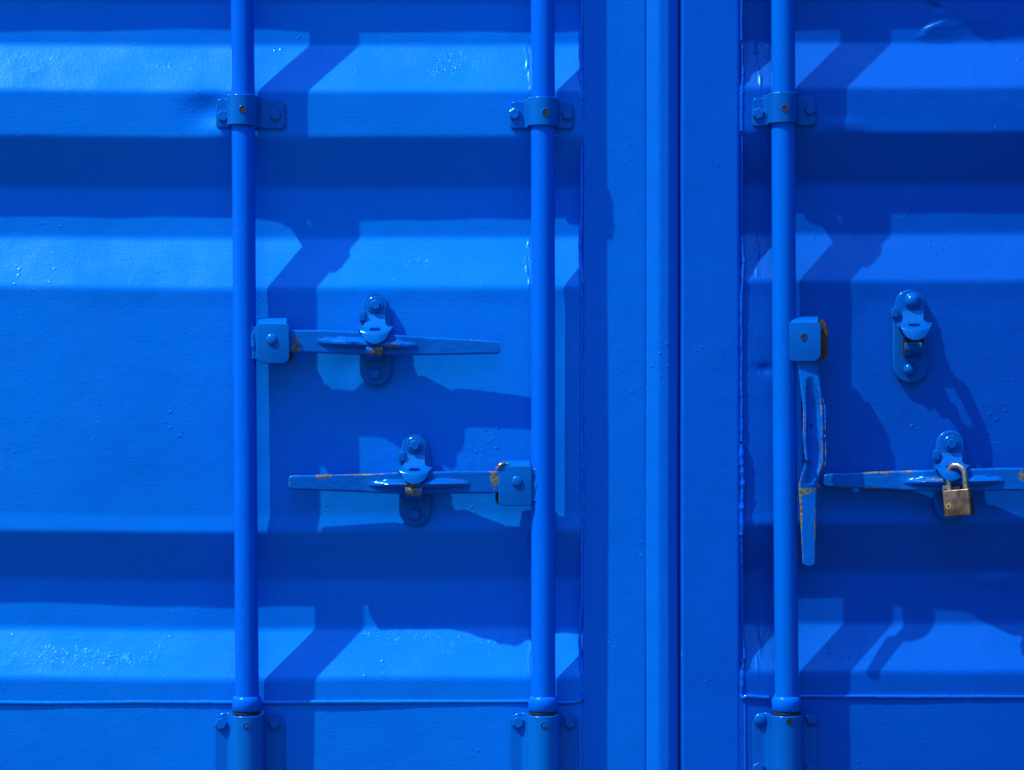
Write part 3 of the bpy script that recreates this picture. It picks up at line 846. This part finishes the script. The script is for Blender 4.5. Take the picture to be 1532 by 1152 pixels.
# ------------------------------------------------------------------ lever keepers
def keeper(cx, by, parent, mat, style='hex', plate_box=None, low=None, tip=54, dip=58, dx=0, open_=False, low_style='hex'):
    """cx, by: upper bolt (px). plate_box: (x0,y0,x1,y1)"""
    x0, y0, x1, y1 = plate_box
    rad = (x1 - x0) / 2
    out = arc((x0 + x1) / 2, y0 + rad * .8, rad * .86, 180, 0, 14, rad * .8) + [(x1, y0 + rad + 8), (x1, y1 - rad)] + arc((x0 + x1) / 2, y1 - rad, rad, 0, -180, 18)[1:] + [(x0, y0 + rad + 8)]
    m = MB()
    if open_:
        # plate with its window: frame pieces round the opening
        wx0, wx1, wy0, wy1 = cx - 14, cx + 16, 503, 531
    m.bm(plate(out, 0, 8, 2.2))
    o = m.build('lever_keeper', mat, parent, angle=40)
    # cheek behind the retainer (small ear at the left)
    e = MB(); e.bm(plate(rrect(x0 - 1.5, by + 10, x0 + 9, by + 24, 2), 7, 21, 1.0))
    e.build('ear', mat, o, angle=35)
    # retainer: a pressed tongue that leans out over the lever
    st = [(-17.0, 12, .4), (-16.3, 12, 5), (-14, 12, 9.5), (-9, 12, 14), (0, 12, 16.6), (10, 12.3, 16.2), (15, 13, 15.9), (20, 15.5, 15.6), (26, 19, 15.4), (30, 21.5, 16.5),
          (33, 24, 20), (34.5, 27, 25), (35.5, 31, 27.5), (36.5, 35, 26.5), (38, 41, 24.8), (40, 46, 23.2), (43, 49, 21.5), (48, 50.5, 19.3), (52, 51.4, 16.6), (55.0, 52, 12.6), (57.0, 52.2, 8.2), (58, 52.3, 3.5)]
    sc = dip / 58.0
    st = [(a * sc if a > 0 else a, 12 + (b - 12) * (tip - 12) / 40.3, c) for a, b, c in st]
    aa = np.array(st)
    n = 90
    tt = np.r_[0, np.cumsum(np.hypot(np.diff(aa[:, 0]), np.diff(aa[:, 1])))]
    q = np.linspace(0, tt[-1], n)
    dy = np.interp(q, tt, aa[:, 0]); dd = np.interp(q, tt, aa[:, 1]); ww = np.interp(q, tt, aa[:, 2])
    for _ in range(2):
        for A in (dy, dd): A[1:-1] = (A[:-2] + 2 * A[1:-1] + A[2:]) / 4
    nv = 25
    G = np.zeros((n, nv, 3)); M = np.ones((n - 1, nv - 1), bool)
    for i in range(n):
        lip = min(1, max(0, (dy[i] - 28) / 14))
        for j in range(nv):
            t_ = -1 + 2 * j / (nv - 1)
            x = t_ * ww[i]
            d_ = dd[i] - 8 * lip * t_ * t_ * (ww[i] / 24) ** 2
            yy = dy[i] - 4.0 * lip * t_ * t_ * (ww[i] / 24) ** 2
            G[i, j] = P(cx + dx * lip + x, by + yy, d_)
    for i in range(n - 1):
        for j in range(nv - 1):
            t_ = -1 + 2 * (j + .5) / (nv - 1)
            if 27.5 < dd[i] < 44 and abs(t_ * ww[i]) < 9.0 - abs(dd[i] - 36) * .25: M[i, j] = False
    V, F = sheet(G, .0038, M)
    wearv = None
    rt = obj('retainer', V, F, mat, o, angle=40, bevel=1.0)
    if style == 'hex': hex_bolt(cx, by, 12, 8.6, 7, mat, rt, rot=20, washer=12.5)
    else: dome_bolt(cx, by, 12, 11.5, 9, mat, rt, name='bolt', washer=13.5)
    # hook below the lever
    hy = by + 62
    nu, nv2 = 20, 8
    G = np.zeros((nu, nv2, 3))
    prof = [(0, 44), (1.5, 47), (5, 48.5), (11, 47.5), (15, 43), (18, 33), (20.5, 20), (22.5, 12), (24, 9), (27, 8.4)]
    if open_: prof = [(a, 8 + (b - 8) * .55) for a, b in prof]
    pa = np.array(prof)
    for i in range(nu):
        u = i / (nu - 1) * 27
        d_ = np.interp(u, pa[:, 0], pa[:, 1])
        for j in range(nv2):
            x = cx - 1 + (-12.5 + 25 * j / (nv2 - 1))
            G[i, j] = P(x + dx * .3, hy + u, d_)
    V, F = sheet(G, .005)
    w = np.zeros(len(V)); w[:] = 0
    zz = np.array(V)[:, 2]
    w = np.where(zz > P(0, hy + 13, 40)[2], .62, .0)
    obj('hook', V, F, mat, o, angle=40, wear=w)
    if open_:
        wb = MB(); wb.bm(plate([(cx - 15, by + 55), (cx + 16, by + 55), (cx + 16, by + 64), (cx - 11, by + 64), (cx - 11, by + 82), (cx - 15, by + 82)], 7, 8.6, 0)); wb.build('window', M_DARK, o, smooth=False)
    if low:
        if low_style == 'hex': hex_bolt(low[0], low[1], 8, 9.2, 6.5, mat, o, rot=8)
        else: dome_bolt(low[0], low[1], 8, 9.5, 7, mat, o, name='bolt')
    return o

keeper(561, 456, left, M_HARD, plate_box=(538, 440, 586, 577), low=(561, 558.5))
keeper(620, 666, left, M_HARD, plate_box=(597, 650, 645, 787), low=(620.5, 769.5))
keeper(1366, 450.5, right, M_HARD_R, style='dome', plate_box=(1336, 433, 1389, 573), low=(1361.5, 553), tip=58, dx=4, open_=True, low_style='dome')
keeper(1424, 664, right, M_HARD_R, plate_box=(1398, 644, 1447, 779), low=None, tip=57, dip=55)

# ------------------------------------------------------------------ padlock
pl = thing('padlock', 'small weathered brass padlock with steel shackle hanging from the keeper of the right-hand handle', 'padlock', P(1434, 775, 66))
pc = Vector(P(1434, 752, 56))
rot = Matrix.Rotation(math.radians(-13), 4, 'Z') @ Matrix.Rotation(math.radians(-6), 4, 'Y') if False else Matrix.Rotation(math.radians(7), 4, 'Y')
rot = Matrix.Rotation(math.radians(-31), 4, 'Z') @ Matrix.Rotation(math.radians(-5.5), 4, 'Y')
def lockpart(bm, name, mat, **kw):
    for v in bm.verts: v.co = rot @ v.co + pc
    m = MB(); m.bm(bm); return m.build(name, mat, kw.pop('parent', pl), **kw)
body = lockpart(box(-.0205, .0205, -.0085, .0085, -.0195, .0195, .0016, 3), 'body', M_BRASS, angle=35)
side = lockpart(box(.0206, .0212, -.0068, .0068, -.0178, .0178, .0), 'side_face', M_DARKBRASS, parent=body, smooth=False)
bm = bmesh.new(); bmesh.ops.create_cone(bm, cap_ends=True, segments=24, radius1=.0043, radius2=.0043, depth=.0012)
for v in bm.verts: v.co = Matrix.Rotation(math.radians(90), 4, 'X') @ v.co + Vector((-.0125, -.0088, -.004))
ky = lockpart(bm, 'lock_core', M_GOLD, parent=body)
lockpart(box(-.0142, -.0108, -.0098, -.0092, -.0048, -.0036), 'keyway', M_DARK, parent=ky, smooth=False)
lockpart(box(-.0131, -.0119, -.0100, -.0093, -.0066, -.0020), 'keyway', M_DARK, parent=ky, smooth=False)
bm = bmesh.new(); bmesh.ops.create_cone(bm, cap_ends=True, segments=20, radius1=.0032, radius2=.0032, depth=.0012)
for v in bm.verts: v.co = Matrix.Rotation(math.radians(90), 4, 'Y') @ v.co + Vector((.0214, 0, .0115))
lockpart(bm, 'side_pin', M_STEEL, parent=body)
# shackle: from the body's rear leg up through the slot of the retainer and down in front
v = []; f = []
rr_, n = .0045, 16
path = []
for i in range(5): path.append(Vector((-.0125, 0, .016 + .0050 * i)))
cxs = 0.0005
for i in range(17):
    a = math.pi - math.pi * i / 16
    path.append(Vector((cxs + .013 * math.cos(a), 0, .0415 + .0135 * math.sin(a))))
for i in range(5): path.append(Vector((.0135, 0, .0375 - .0048 * i)))
for i, p in enumerate(path):
    tn = (path[min(i + 1, len(path) - 1)] - path[max(i - 1, 0)]).normalized()
    s1 = Vector((0, 1, 0)); s2 = tn.cross(s1).normalized()
    for j in range(n):
        a = 2 * math.pi * j / n
        w = rot @ (p + s1 * (rr_ * math.cos(a)) + s2 * (rr_ * math.sin(a))) + pc
        v.append(tuple(w))
for i in range(len(path) - 1):
    for j in range(n):
        f.append((i * n + j, i * n + (j + 1) % n, (i + 1) * n + (j + 1) % n, (i + 1) * n + j))
f.append(tuple(range(n))); f.append(tuple((len(path) - 1) * n + j for j in range(n)))
obj('shackle', v, f, M_STEEL, pl, angle=60)
